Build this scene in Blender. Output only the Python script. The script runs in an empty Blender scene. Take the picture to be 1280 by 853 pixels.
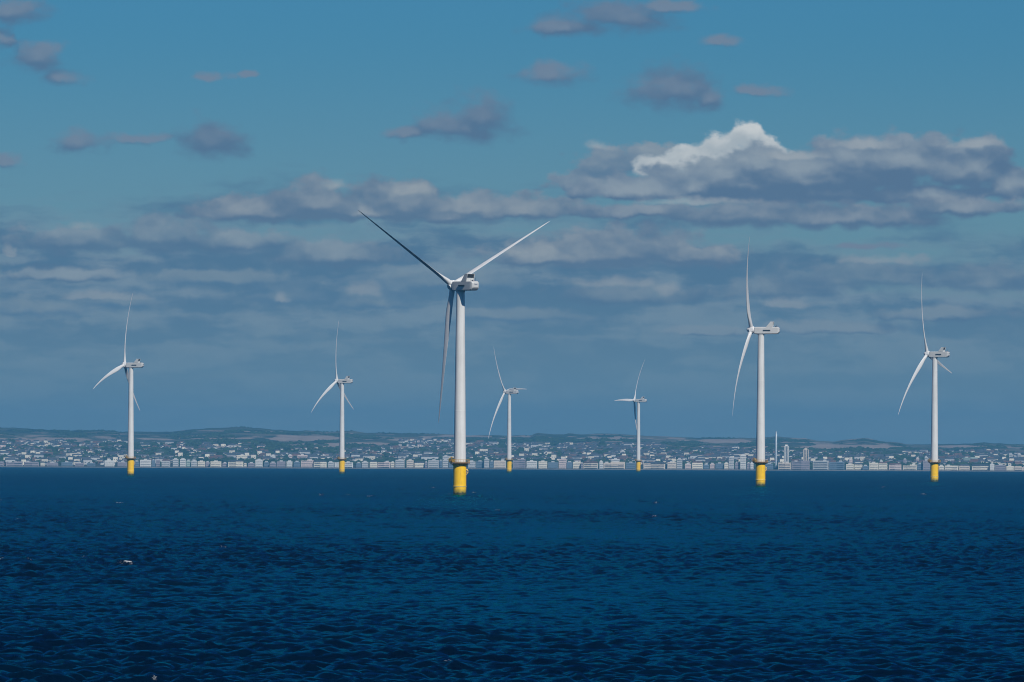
import bpy, math, random
import numpy as np
from mathutils import Matrix, Vector

R_ = math.radians
F = 10666.7            # focal length in units of 1/1280 of the picture width
RE = 7.43e6            # earth radius with refraction
EYE = 17.3
ZERO = 563.9           # where level sight falls, in the same units
ROLL = 0.25
rng = random.Random(7)
nrng = np.random.default_rng(11)

# ------------------------------------------------------------------ camera, sky, sun, exposure
scn = bpy.context.scene
col = scn.collection
cam = bpy.data.cameras.new('camera')
cam.lens = 300; cam.sensor_width = 36; cam.clip_start = 1; cam.clip_end = 120000
camo = bpy.data.objects.new('camera', cam); col.objects.link(camo)
pitch = math.atan((ZERO - 426.5) / F)
camo.matrix_world = Matrix.Translation((0, 0, EYE)) @ Matrix.Rotation(R_(90) + pitch, 4, 'X') @ Matrix.Rotation(R_(ROLL), 4, 'Z')
scn.camera = camo
scn.view_settings.view_transform = 'Standard'
scn.view_settings.look = 'None'
scn.view_settings.gamma = 1
scn.view_settings.exposure = 0
scn.cycles.max_bounces = 5
scn.cycles.diffuse_bounces = 2
scn.cycles.glossy_bounces = 2
scn.cycles.volume_bounces = 0
scn.cycles.use_denoising = True
scn.cycles.denoiser = 'OPENIMAGEDENOISE'
scn.cycles.denoising_prefilter = 'ACCURATE'
scn.cycles.filter_width = 1.05
scn.cycles.caustics_reflective = False
scn.cycles.caustics_refractive = False

SUN_AZ, SUN_EL = 27.0, 40.0      # to the right of straight behind the camera
sd = Vector((math.sin(R_(SUN_AZ)) * math.cos(R_(SUN_EL)), -math.cos(R_(SUN_AZ)) * math.cos(R_(SUN_EL)), math.sin(R_(SUN_EL))))
sl = bpy.data.lights.new('sun', 'SUN'); sl.energy = 4.1; sl.angle = R_(0.53); sl.color = (1.0, 0.95, 0.87)
so = bpy.data.objects.new('sun', sl); col.objects.link(so)
so.rotation_euler = sd.to_track_quat('Z', 'Y').to_euler()

class NT:
    """small helper to write node trees"""
    flat = False
    def __init__(s, tree): s.t = tree; tree.nodes.clear()
    def n(s, typ, **kw):
        nd = s.t.nodes.new(typ)
        for k, v in kw.items(): setattr(nd, k, v)
        return nd
    def put(s, sock, v):
        if isinstance(v, bpy.types.NodeSocket): s.t.links.new(v, sock)
        else: sock.default_value = v
    def m(s, op, a, b=None, c=None, clamp=False):
        nd = s.n('ShaderNodeMath', operation=op); nd.use_clamp = clamp
        for i, v in enumerate((a, b, c)):
            if v is not None: s.put(nd.inputs[i], v)
        return nd.outputs[0]
    def v(s, op, a, b=None, c=None):
        nd = s.n('ShaderNodeVectorMath', operation=op)
        for i, x in enumerate((a, b, c)):
            if x is not None: s.put(nd.inputs[i], x)
        return nd.outputs['Value'] if op in ('LENGTH', 'DOT_PRODUCT', 'DISTANCE') else nd.outputs[0]
    def noise(s, vec, scale, detail=4, rough=0.5, out='Fac', dist=0.0, flat=False):
        nd = s.n('ShaderNodeTexNoise'); nd.noise_dimensions = '2D' if flat or s.flat else '3D'; nd.inputs['Scale'].default_value = scale
        nd.inputs['Detail'].default_value = detail; nd.inputs['Roughness'].default_value = rough
        nd.inputs['Distortion'].default_value = dist
        s.put(nd.inputs['Vector'], vec)
        return nd.outputs[out]
    def ss(s, x, a, b, lo=0.0, hi=1.0):
        nd = s.n('ShaderNodeMapRange', interpolation_type='SMOOTHSTEP')
        s.put(nd.inputs[0], x)
        for i, v in enumerate((a, b, lo, hi)): s.put(nd.inputs[i + 1], v)
        return nd.outputs[0]
    def mix(s, f, a, b, blend='MIX'):
        nd = s.n('ShaderNodeMix', data_type='RGBA', blend_type=blend)
        s.put(nd.inputs[0], f)
        for k, v in ((6, a), (7, b)):
            if isinstance(v, (tuple, list)) and len(v) == 3: v = (*v, 1)
            s.put(nd.inputs[k], v)
        return nd.outputs[2]
    def xyz(s, x, y, z):
        nd = s.n('ShaderNodeCombineXYZ')
        for i, v in enumerate((x, y, z)): s.put(nd.inputs[i], v)
        return nd.outputs[0]

def srgb(r, g, b, k=1.0):
    f = lambda c: ((c / 255 + .055) / 1.055) ** 2.4 if c > 10 else c / 255 / 12.92
    return (f(r) * k, f(g) * k, f(b) * k)

world = bpy.data.worlds.new('World'); scn.world = world; world.use_nodes = True
W = NT(world.node_tree)
STR = 0.1
sky = W.n('ShaderNodeTexSky', sky_type='NISHITA')
sky.sun_disc = False; sky.sun_elevation = R_(SUN_EL); sky.sun_rotation = R_(180 - SUN_AZ)
sky.altitude = 0; sky.air_density = 1.0; sky.dust_density = 0.3; sky.ozone_density = 2.0

geo = W.n('ShaderNodeTexCoord')
sep = W.n('ShaderNodeSeparateXYZ'); W.put(sep.inputs[0], geo.outputs['Generated'])
gx, gy, gz = sep.outputs
hyp = W.m('SQRT', W.m('ADD', W.m('MULTIPLY', gx, gx), W.m('MULTIPLY', gy, gy)))
U = W.m('MULTIPLY_ADD', W.m('ARCTAN2', gx, gy), F, 640)
Vv = W.m('MULTIPLY_ADD', W.m('ARCTAN2', gz, hyp), -F, ZERO)
# unroll so that cloud places can be read off the level frame
P = W.xyz(U, W.m('ADD', Vv, W.m('MULTIPLY', W.m('SUBTRACT', W.m('MINIMUM', W.m('MAXIMUM', U, -600), 1900), 640), 0.00438)), 0)
skyc = W.mix(1.0, sky.outputs[0], W.mix(W.ss(Vv, 0, 330), (0.09, 0.29, 0.53, 1), (0.17, 0.335, 0.55, 1)), 'MULTIPLY')
W.flat = True
warp1 = W.v('SUBTRACT', W.noise(P, 0.011, 4, 0.5, 'Color'), (0.5, 0.5, 0.5))
warp2 = W.v('SUBTRACT', W.noise(W.v('ADD', P, (311, 97, 5)), 0.038, 5, 0.55, 'Color'), (0.5, 0.5, 0.5))
Pw = W.v('ADD', W.v('MULTIPLY_ADD', warp1, (60, 9, 0), P), W.v('MULTIPLY', warp2, (22, 9, 0)))
def lobes(v):
    o = []
    for sc, of in ((0.036, 0), (0.085, 71)):
        nd = W.n('ShaderNodeTexVoronoi', feature='SMOOTH_F1', voronoi_dimensions='2D'); nd.inputs['Scale'].default_value = sc; nd.inputs['Smoothness'].default_value = 0.6
        W.put(nd.inputs['Vector'], W.v('MULTIPLY', W.v('ADD', v, (of, of, 0)), (0.8, 1.1, 1))); o.append(nd.outputs['Distance'])
    return W.m('ADD', W.m('MULTIPLY', o[0], 0.8), W.m('MULTIPLY', o[1], 0.2))
def P_off(dx, dy, v=None): return W.v('ADD', v or Pw, (dx, dy, 0))
def cover(pts, vec, flat=1.0):
    """distance to the nearest of a set of ellipses, 0 in the middle, 1 at the rim; flat > 1 gives a level base"""
    acc = None
    for cx, cy, rx, ry in pts:
        q = W.v('MULTIPLY_ADD', vec, (1 / rx, 1 / ry, 0), (-cx / rx, -cy / ry, 0))
        if flat > 1: q = W.v('MAXIMUM', q, W.v('MULTIPLY', q, (1, flat, 1)))
        d = W.v('LENGTH', q)
        acc = d if acc is None else W.m('SMOOTH_MIN', acc, d, 0.3)
    return acc
# billows: light on the side turned up, grey below
def billow(v, k, dy):
    v1 = W.v('MULTIPLY', v, (k * 0.62, k, 1)); v2 = W.v('MULTIPLY', P_off(-4, dy, v), (k * 0.62, k, 1))
    return W.m('MULTIPLY', W.m('SUBTRACT', W.noise(v2, 1.0, 6, 0.52), W.noise(v1, 1.0, 6, 0.52)), -1.0)
Pl = W.v('ADD', P, W.v('MULTIPLY', warp2, (14, 12, 0)))
lobe = lobes(Pl)
rel = W.m('ADD', W.m('MULTIPLY', billow(Pw, 0.016, 16), 1.5), W.m('MULTIPLY_ADD', W.m('SUBTRACT', lobe, lobes(P_off(-3, 7, Pl))), 0.6, 0.5))
lobe0 = W.m('SUBTRACT', lobe, 0.42)
streak = W.noise(W.v('MULTIPLY', Pw, (0.26, 1.35, 1)), 0.019, 6, 0.55)
wisps = W.noise(W.v('MULTIPLY', P, (0.6, 1, 1)), 0.045, 7, 0.6)
wfine = W.m('SUBTRACT', wisps, 0.5)
K = 1 / STR
def C(r, g, b): return tuple(x * K for x in srgb(r, g, b))
def layer(base, pts, lo, hi, dark, light, op=1.0, flat=1.8, frag=1.2, rise=15, rimk=1.0, relk=0.75, lob=0.5):
    d = cover(pts, Pw, flat)
    dd = W.m('ADD', W.m('MULTIPLY_ADD', wfine, frag, d), W.m('MULTIPLY', lobe0, lob))
    up = cover(pts, P_off(0, -rise), flat)
    # crisp crowns, undersides that melt away
    under = W.ss(W.m('SUBTRACT', up, d), 0.02, -0.25)
    lo2 = W.m('MULTIPLY_ADD', under, -0.22, lo)
    a = W.m('MULTIPLY', W.ss(dd, hi, lo2), op)
    sh = W.m('ADD', W.m('MULTIPLY', rel, relk), W.m('MULTIPLY', W.m('SUBTRACT', up, d), rimk))
    c = W.mix(W.ss(sh, 0.24, 1.45), (*dark, 1), (*light, 1))
    return W.mix(a, base, c)
c = skyc
Py = W.v('DOT_PRODUCT', P, (0, 1, 0))
# hazy bank of stratocumulus low over the land, in level sheets
bank = W.ss(W.m('ADD', W.m('MULTIPLY_ADD', W.m('SUBTRACT', streak, 0.5), -230, Py), W.m('MULTIPLY', W.ss(U, 560, 1250), -42)), 215, 330)
sheet = W.m('ADD', W.m('MULTIPLY', W.ss(streak, 0.36, 0.66), 0.5), W.m('MULTIPLY', rel, 0.5))
bankc = W.mix(W.ss(sheet, 0.2, 0.85), (*C(82, 117, 146), 1), (*C(120, 142, 160), 1))
bankc = W.mix(W.ss(Py, 330, 520, 0, 0.85), bankc, (*C(108, 139, 157), 1))
c = W.mix(W.m('MULTIPLY', bank, W.ss(Vv, 640, 585, 0, 0.96)), c, bankc)
g1, g2 = C(86, 117, 145), C(138, 154, 166)
c = layer(c, [(95, 305, 95, 24), (205, 300, 70, 34), (300, 305, 60, 22), (420, 322, 90, 24), (70, 345, 90, 14)], 0.7, 1.15, g1, g2, 0.85)
c = layer(c, [(55, 388, 80, 18), (150, 378, 60, 16), (350, 372, 60, 22), (470, 378, 60, 18), (560, 355, 110, 20), (270, 350, 110, 14), (640, 395, 90, 14)], 0.6, 1.2, C(88, 122, 150), C(126, 146, 160), 0.7)
c = layer(c, [(1080, 350, 120, 26), (970, 365, 80, 20), (1230, 355, 60, 26), (1180, 395, 90, 14), (790, 372, 100, 20), (1050, 412, 110, 12), (900, 415, 60, 10)], 0.6, 1.2, g1, C(128, 146, 160), 0.75)
c = layer(c, [(105, 283, 24, 8), (4, 318, 8, 10), (450, 365, 20, 13), (352, 374, 10, 8), (768, 355, 62, 10), (835, 366, 22, 12), (1100, 327, 60, 8), (985, 380, 34, 9), (120, 372, 60, 8)], 0.3, 1.35, C(118, 142, 158), C(152, 161, 168), 0.5, 1.8, 1.4)
# the middle row
c = layer(c, [(310, 268, 70, 26), (400, 258, 70, 38), (500, 262, 60, 38), (560, 272, 50, 20), (650, 266, 90, 22), (450, 268, 200, 20), (580, 262, 90, 22)], 0.72, 1.22, C(90, 118, 145), C(152, 162, 170), 0.96, 2.4)
c = layer(c, [(425, 235, 26, 12), (510, 240, 28, 15)], 0.1, 1.3, C(140, 154, 164), C(170, 176, 178), 0.6)
c = layer(c, [(775, 320, 112, 40), (690, 326, 100, 26), (850, 324, 80, 26)], 0.72, 1.2, C(90, 118, 145), C(156, 165, 171), 0.95, 2.4)
# the big cloud at the right: sunlit tower behind, grey roll in front
c = layer(c, [(757, 212, 50, 38), (735, 232, 60, 24), (810, 205, 50, 26)], 0.75, 1.1, C(96, 124, 150), C(152, 163, 171), 0.95)
c = layer(c, [(930, 172, 32, 22), (955, 182, 30, 18), (900, 190, 38, 26), (862, 202, 40, 26), (828, 212, 34, 20), (965, 190, 22, 14)], 0.72, 1.06, C(166, 178, 186), C(214, 217, 216), 1.0, 1.2, 0.8, 12, 0.7, 0.9)
c = layer(c, [(930, 232, 62, 34), (985, 222, 60, 34), (1060, 216, 80, 42), (1130, 208, 70, 40), (1205, 215, 60, 44), (1262, 238, 34, 28), (800, 240, 95, 20), (1000, 244, 190, 20), (1160, 246, 110, 18), (870, 236, 44, 20), (948, 208, 44, 26), (915, 222, 44, 26), (1000, 226, 200, 30)],
          0.84, 1.2, C(87, 115, 144), C(144, 158, 170), 0.98, 1.8, 0.8, 20, 0.9, 0.9)
c = layer(c, [(930, 272, 160, 20), (1060, 274, 130, 20), (800, 266, 80, 12), (1200, 262, 90, 15)], 0.7, 1.25, C(88, 116, 144), C(143, 155, 167), 0.95, 1.6, 1.0, 10, 0.8, 0.9)
c = layer(c, [(752, 186, 26, 9), (995, 196, 40, 9), (1075, 183, 46, 8), (1212, 182, 34, 10), (860, 252, 60, 6)], 0.2, 1.4, C(130, 148, 163), C(166, 174, 179), 0.6)
# small high scraps, mauve against the blue
sm1, sm2 = C(84, 112, 142), C(116, 133, 154)
c = layer(c, [(12, 16, 34, 16), (48, 76, 32, 20), (74, 98, 26, 10), (4, 50, 10, 12), (98, 180, 38, 15), (178, 175, 32, 7), (266, 180, 36, 26), (265, 96, 16, 6), (300, 93, 12, 4), (5, 202, 16, 8)], 0.4, 1.6, sm1, sm2, 0.85, 1.3, 1.7)
c = layer(c, [(572, 162, 56, 22), (600, 148, 30, 28), (512, 166, 30, 8), (690, 94, 36, 15), (770, 24, 60, 22), (715, 36, 46, 13), (835, 10, 40, 9), (836, 116, 46, 28), (878, 126, 28, 16), (897, 52, 26, 8), (952, 116, 30, 7), (1085, 308, 40, 4)], 0.4, 1.55, sm1, sm2, 0.88, 1.3, 1.6)
W.flat = False
# scattered fair weather cloud over the rest of the dome
dome = W.noise(W.v('MULTIPLY', geo.outputs['Generated'], (1, 1, 2.4)), 3.2, 7, 0.6)
domea = W.m('MULTIPLY', W.ss(dome, 0.54, 0.66), W.ss(Vv, -150, -900))
c = W.mix(W.m('MULTIPLY', domea, 0.8), c, (*C(150, 160, 172), 1))
bg = W.n('ShaderNodeBackground'); W.put(bg.inputs[0], c); bg.inputs[1].default_value = STR
out = W.n('ShaderNodeOutputWorld'); W.t.links.new(bg.outputs[0], out.inputs[0])

# ------------------------------------------------------------------ helpers
def tag(o, label=None, cat=None, group=None, kind=None):
    if label: o['label'] = label
    if cat: o['category'] = cat
    if group: o['group'] = group
    if kind: o['kind'] = kind
    return o
def link(name, me, parent=None, loc=None):
    o = bpy.data.objects.new(name, me); col.objects.link(o)
    if parent: o.parent = parent
    if loc is not None: o.location = loc
    return o
def empty(name, loc):
    return link(name, None, None, loc)

class MB:
    def __init__(s): s.v = []; s.f = []; s.mi = []; s.sm = []
    def add(s, verts, faces, m=0, smooth=False):
        b = len(s.v); s.v += [tuple(p) for p in verts]
        for f in faces: s.f.append(tuple(b + i for i in f)); s.mi.append(m); s.sm.append(smooth)
    def box(s, c, d, m=0, rot=0.0, taper=1.0):
        x, y, z = c; a, b, h = d[0] / 2, d[1] / 2, d[2] / 2
        cr, sr = math.cos(rot), math.sin(rot); vs = []
        for k, zz in ((1, -h), (taper, h)):
            for px, py in ((-a, -b), (a, -b), (a, b), (-a, b)):
                px *= k; py *= k
                vs.append((x + px * cr - py * sr, y + px * sr + py * cr, z + zz))
        s.add(vs, [(3, 2, 1, 0), (4, 5, 6, 7), (0, 1, 5, 4), (1, 2, 6, 5), (2, 3, 7, 6), (3, 0, 4, 7)], m)
    def lathe(s, prof, n=32, m=0, c=(0, 0), smooth=True, cap=True):
        vs = []; fs = []
        for r, z in prof:
            for i in range(n):
                a = 2 * math.pi * i / n; vs.append((c[0] + r * math.cos(a), c[1] + r * math.sin(a), z))
        for j in range(len(prof) - 1):
            for i in range(n):
                k = (i + 1) % n; fs.append((j * n + i, j * n + k, (j + 1) * n + k, (j + 1) * n + i))
        s.add(vs, fs, m, smooth)
        if cap:
            s.add(vs[:n], [tuple(reversed(range(n)))], m); s.add(vs[-n:], [tuple(range(n))], m)
    def tube(s, pts, r, n=8, m=0):
        pts = [Vector(p) for p in pts]; rings = []
        for i, p in enumerate(pts):
            t = (pts[min(i + 1, len(pts) - 1)] - pts[max(i - 1, 0)]).normalized()
            u = t.cross(Vector((0, 0, 1)))
            if u.length < 1e-3: u = t.cross(Vector((0, 1, 0)))
            u.normalize(); w = t.cross(u)
            rings += [p + r * (math.cos(2 * math.pi * k / n) * u + math.sin(2 * math.pi * k / n) * w) for k in range(n)]
        fs = [(j * n + i, j * n + (i + 1) % n, (j + 1) * n + (i + 1) % n, (j + 1) * n + i) for j in range(len(pts) - 1) for i in range(n)]
        s.add(rings, fs, m, True); s.add(rings[:n], [tuple(range(n))], m); s.add(rings[-n:], [tuple(reversed(range(n)))], m)
    def loft(s, secs, m=0, smooth=True):
        n = len(secs[0]); vs = [p for q in secs for p in q]
        fs = [(j * n + i, j * n + (i + 1) % n, (j + 1) * n + (i + 1) % n, (j + 1) * n + i) for j in range(len(secs) - 1) for i in range(n)]
        s.add(vs, fs, m, smooth); s.add(secs[0], [tuple(reversed(range(n)))], m); s.add(secs[-1], [tuple(range(n))], m)
    def mesh(s, name, mats):
        me = bpy.data.meshes.new(name); me.from_pydata(s.v, [], s.f)
        me.polygons.foreach_set('material_index', s.mi); me.polygons.foreach_set('use_smooth', s.sm)
        for mt in (mats if isinstance(mats, (list, tuple)) else [mats]): me.materials.append(mt)
        me.update()
        import bmesh
        bm = bmesh.new(); bm.from_mesh(me); bmesh.ops.recalc_face_normals(bm, faces=bm.faces); bm.to_mesh(me); bm.free()
        return me

def mat(name, base, rough=0.6, metal=0.0, var=0.12, scale=0.5, spec=0.5, stain=None):
    m = bpy.data.materials.new(name); m.use_nodes = True
    N = NT(m.node_tree); tc = N.n('ShaderNodeTexCoord'); p = N.n('ShaderNodeBsdfPrincipled')
    n = N.noise(tc.outputs['Object'], scale, 5, 0.6)
    cc = N.mix(N.ss(n, 0.3, 0.7), tuple(x * (1 - var) for x in base), tuple(min(1, x * (1 + var)) for x in base))
    if stain: cc = stain(N, tc, cc)
    N.put(p.inputs['Base Color'], cc); p.inputs['Roughness'].default_value = rough; p.inputs['Metallic'].default_value = metal
    p.inputs['Specular IOR Level'].default_value = spec
    o = N.n('ShaderNodeOutputMaterial'); N.t.links.new(p.outputs[0], o.inputs[0])
    return m

def tower_stain(N, tc, cc):
    # faint grime runs down the shell and joint lines between its sections
    g = N.noise(N.v('MULTIPLY', tc.outputs['Object'], (1.6, 1.6, 0.05)), 1.0, 5, 0.6)
    cc = N.mix(N.ss(g, 0.46, 0.75, 0, 0.5), cc, (0.47, 0.47, 0.43))
    return cc
def yellow_stain(N, tc, cc):
    sp = N.n('ShaderNodeSeparateXYZ'); N.put(sp.inputs[0], tc.outputs['Object']); z = sp.outputs[2]
    g = N.noise(N.v('MULTIPLY', tc.outputs['Object'], (1.4, 1.4, 0.12)), 1.0, 5, 0.65)
    cc = N.mix(N.ss(g, 0.52, 0.8, 0, 0.55), cc, (0.36, 0.19, 0.02))
    zz = N.m('MULTIPLY_ADD', N.m('SUBTRACT', N.noise(tc.outputs['Object'], 0.9, 4, 0.6), 0.5), 1.6, z)
    cc = N.mix(N.ss(zz, 3.4, 1.4), cc, (0.30, 0.24, 0.03))
    return N.mix(N.ss(zz, 1.7, 1.0), cc, (0.035, 0.05, 0.015))
WHITE = mat('painted white steel', (0.70, 0.70, 0.68), 0.45, var=0.05, scale=0.12, stain=tower_stain)
GEL = mat('white gelcoat', (0.70, 0.70, 0.69), 0.35, var=0.04, scale=0.15)
GREY = mat('grey nacelle shell', (0.55, 0.555, 0.54), 0.5, var=0.05, scale=0.4)
YEL = mat('signal yellow paint', (0.96, 0.575, 0.0), 0.5, var=0.06, scale=0.5, stain=yellow_stain)
YELD = mat('yellow handrail paint', (0.55, 0.30, 0.01), 0.55, var=0.15, scale=2)
RUST = mat('brown grating', (0.20, 0.11, 0.03), 0.8, var=0.3, scale=2)
DARK = mat('dark louvre', (0.015, 0.02, 0.03), 0.6, var=0.3, scale=3)
RAD = mat('radiator core', (0.012, 0.014, 0.016), 0.6, var=0.3, scale=4)
BLUE = mat('blue lettering', (0.01, 0.04, 0.14), 0.5, var=0.05)
RED = mat('red lamp glass', (0.4, 0.01, 0.01), 0.3, var=0.05)

# ------------------------------------------------------------------ sea: one curved sheet to beyond the horizon
def ocean_tile(N, L, lo, hi, wind_dir, V, seed, hs):
    """height and sideways drift of a patch of wind sea, periodic over L"""
    g = 9.81; r = np.random.default_rng(seed)
    k1 = 2 * np.pi * np.fft.fftfreq(N, L / N); kx, ky = np.meshgrid(k1, k1, indexing='ij')
    k = np.hypot(kx, ky); k[0, 0] = 1
    kp = g / V ** 2
    cosw = (kx * math.cos(wind_dir) + ky * math.sin(wind_dir)) / k
    ph = np.exp(-1.0 * (kp / k) ** 2 * 0.7) / k ** 4 * (0.2 + 0.8 * np.abs(cosw) ** 3) * np.where(cosw < 0, 0.25, 1)
    lam = 2 * np.pi / k
    ph *= (lam >= lo) & (lam < hi); ph[0, 0] = 0
    h = np.sqrt(ph) * (r.normal(size=(N, N)) + 1j * r.normal(size=(N, N)))
    z = np.fft.ifft2(h)
    z_ = z.real; s = hs / 4 / z_.std()
    dx = np.fft.ifft2(-1j * kx / k * h).real * s; dy = np.fft.ifft2(-1j * ky / k * h).real * s
    return z_ * s, dx, dy
def sample(t, L, x, y):
    N = t.shape[0]; u = (x / L % 1) * N; w = (y / L % 1) * N
    i = np.floor(u).astype(np.int32); j = np.floor(w).astype(np.int32); fu = (u - i).astype(np.float32); fw = (w - j).astype(np.float32)
    i %= N; j %= N; i2 = (i + 1) % N; j2 = (j + 1) % N
    return t[i, j] * (1 - fu) * (1 - fw) + t[i2, j] * fu * (1 - fw) + t[i, j2] * (1 - fu) * fw + t[i2, j2] * fu * fw
def grid_mesh(name, X, Y, Z, mt, smooth=True, wrap=False):
    nr, nc = X.shape
    me = bpy.data.meshes.new(name)
    co = np.stack([X, Y, Z], -1).reshape(-1, 3).astype(np.float32)
    cc = nc if wrap else nc - 1
    a = (np.arange(nr - 1)[:, None] * nc + np.arange(cc)[None, :]).ravel()
    b = (np.arange(nr - 1)[:, None] * nc + (np.arange(cc)[None, :] + 1) % nc).ravel()
    q = np.stack([a, b, b + nc, a + nc], -1).astype(np.int32)
    me.vertices.add(len(co)); me.vertices.foreach_set('co', co.ravel())
    me.loops.add(q.size); me.loops.foreach_set('vertex_index', q.ravel())
    me.polygons.add(len(q)); me.polygons.foreach_set('loop_start', np.arange(0, q.size, 4, dtype=np.int32))
    me.polygons.foreach_set('use_smooth', np.ones(len(q), bool) if smooth else np.zeros(len(q), bool))
    me.update(calc_edges=True); me.materials.append(mt)
    return me

def water_material():
    m = bpy.data.materials.new('sea water'); m.use_nodes = True; N = NT(m.node_tree)
    g = N.n('ShaderNodeNewGeometry').outputs['Position']
    patch = N.noise(N.v('MULTIPLY', g, (1.6, 0.5, 0)), 0.012, 5, 0.6)
    deep = N.mix(N.ss(patch, 0.3, 0.7), (0.0, 0.004, 0.015), (0.0, 0.007, 0.021))
    fo = N.n('ShaderNodeAttribute', attribute_name='foam').outputs['Fac']
    br = N.noise(g, 2.2, 5, 0.7)
    ff = N.m('MULTIPLY', fo, N.ss(br, 0.5, 0.62))
    gg = N.v('MULTIPLY', g, (1, 1, 0))
    b1 = N.noise(gg, 0.75, 3, 0.6); b2 = N.noise(N.v('ADD', gg, (57, 13, 0)), 2.6, 4, 0.6)
    b3 = N.noise(N.v('MULTIPLY', N.v('ADD', gg, (91, 7, 0)), (1, .6, 1)), 0.16, 3, 0.55)
    h = N.m('ADD', N.m('MULTIPLY', b3, 0.7), N.m('MULTIPLY', b1, 0.45)); h = N.m('ADD', h, N.m('MULTIPLY', b2, 0.15))
    bu = N.n('ShaderNodeBump'); bu.inputs['Strength'].default_value = 1.0; bu.inputs['Distance'].default_value = 1.0
    h = N.m('MULTIPLY', h, N.m('MULTIPLY_ADD', N.n('ShaderNodeAttribute', attribute_name='unresolved').outputs['Fac'], 0.95, 0.30))
    N.put(bu.inputs['Height'], h)
    body = N.n('ShaderNodeBsdfDiffuse'); N.put(body.inputs['Color'], N.mix(ff, deep, (0.6, 0.64, 0.66))); N.put(body.inputs['Normal'], bu.outputs[0])
    gl = N.n('ShaderNodeBsdfGlossy'); gl.inputs['Color'].default_value = (0.0, 0.31, 0.44, 1); gl.inputs['Roughness'].default_value = 0.10
    N.put(gl.inputs['Normal'], bu.outputs[0])
    fr = N.n('ShaderNodeFresnel'); fr.inputs['IOR'].default_value = 1.33; N.put(fr.inputs['Normal'], bu.outputs[0])
    k = N.m('MULTIPLY', N.m('MULTIPLY', N.m('POWER', fr.outputs[0], 1.6), 1.95, clamp=True), N.m('SUBTRACT', 1, ff))
    p = N.n('ShaderNodeMixShader'); N.put(p.inputs[0], k); N.t.links.new(body.outputs[0], p.inputs[1]); N.t.links.new(gl.outputs[0], p.inputs[2])
    o = N.n('ShaderNodeOutputMaterial'); N.t.links.new(p.outputs[0], o.inputs[0])
    return m

def build_sea():
    rows = [3.0, 60, 150, 260, 360, 430]
    r = 470.0
    while r < 16200:
        rows.append(r); r += max(0.5, 0.00085 * r) if r < 2600 else (0.0013 * r if r < 6000 else 0.0025 * r)
    rows += [17500, 20000]
    rows = np.array(rows)
    fine = np.radians(np.linspace(-5.2, 5.2, 800))
    coarse = np.radians(np.concatenate([np.linspace(5.5, 9, 12), np.linspace(10, 350, 70), np.linspace(351, 354.5, 12)]))
    az = np.concatenate([fine, coarse])
    RR, AZ = np.meshgrid(rows, az, indexing='ij')
    X = RR * np.sin(AZ); Y = RR * np.cos(AZ)
    amask = np.clip((R_(5.2) - np.abs((AZ + np.pi) % (2 * np.pi) - np.pi)) / R_(0.25), 0, 1)
    near = np.clip((RR - 440) / 60, 0, 1)
    Z = np.zeros_like(X); DX = np.zeros_like(X); DY = np.zeros_like(X)
    wd = R_(-72)     # the sea runs from beyond the turbines down towards the right
    for (N_, L, lo, hi, hs, sd_, fa, fb, turn) in ((512, 409, 9, 90, 0.75, 3, 9000, 15500, 0.0), (512, 173, 3.2, 9, 0.66, 4, 4500, 12000, 0.35), (512, 67, 0.9, 3.2, 0.50, 5, 2600, 7000, -0.5)):
        t, dx, dy = ocean_tile(N_, L, lo, hi, wd - turn, 6.5, sd_, hs)
        c_, s_ = math.cos(turn), math.sin(turn)
        u = X * c_ + Y * s_; w = -X * s_ + Y * c_
        k = amask * near * np.clip((fb - RR) / (fb - fa), 0, 1)
        Z += sample(t, L, u, w) * k
        a = sample(dx, L, u, w) * k; b = sample(dy, L, u, w) * k
        DX += a * c_ - b * s_; DY += a * s_ + b * c_
    gust = 0.85 + 0.4 * np.sin(X / 61 + 2 * np.sin(Y / 410)) * np.sin(Y / 233 + 1.3 * np.sin(X / 97))
    Z *= gust
    missing = np.clip((RR - 900) / 5000, 0, 1) + (1 - amask); missing = np.clip(missing, 0, 1)
    # steep crests break here and there
    crest = Z / 0.34
    rnd = np.random.default_rng(5)
    spots = rnd.random(Z.shape).astype(np.float32)
    foam = ((crest > 2.55) & (sample(rnd.random((64, 64)), 900.0, X * 6, Y) > 0.78)).astype(np.float32)
    foam = np.maximum(foam, 0.6 * np.roll(foam, 1, 1))
    for u_, d_ in ((575.4, 3433), (951.2, 4611), (1168.2, 5640), (164.3, 6516)):
        q = np.hypot(X - d_ * math.tan((u_ - 640) / F), (Y - d_) / 2.2)
        foam = np.maximum(foam, (np.clip((5.2 - q) / 2.2, 0, 1) * 0.55).astype(np.float32))
    X2 = X + DX * 0.45; Y2 = Y + DY * 0.45
    Z2 = Z - RR ** 2 / (2 * RE)
    me = grid_mesh('sea', X2, Y2, Z2, water_material(), True, True)
    at = me.attributes.new('foam', 'FLOAT', 'POINT'); at.data.foreach_set('value', foam.ravel().astype(np.float32))
    at = me.attributes.new('unresolved', 'FLOAT', 'POINT'); at.data.foreach_set('value', missing.ravel().astype(np.float32))
    o = link('sea', me); tag(o, 'dark blue choppy sea', None, None, 'structure')
build_sea()

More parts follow.
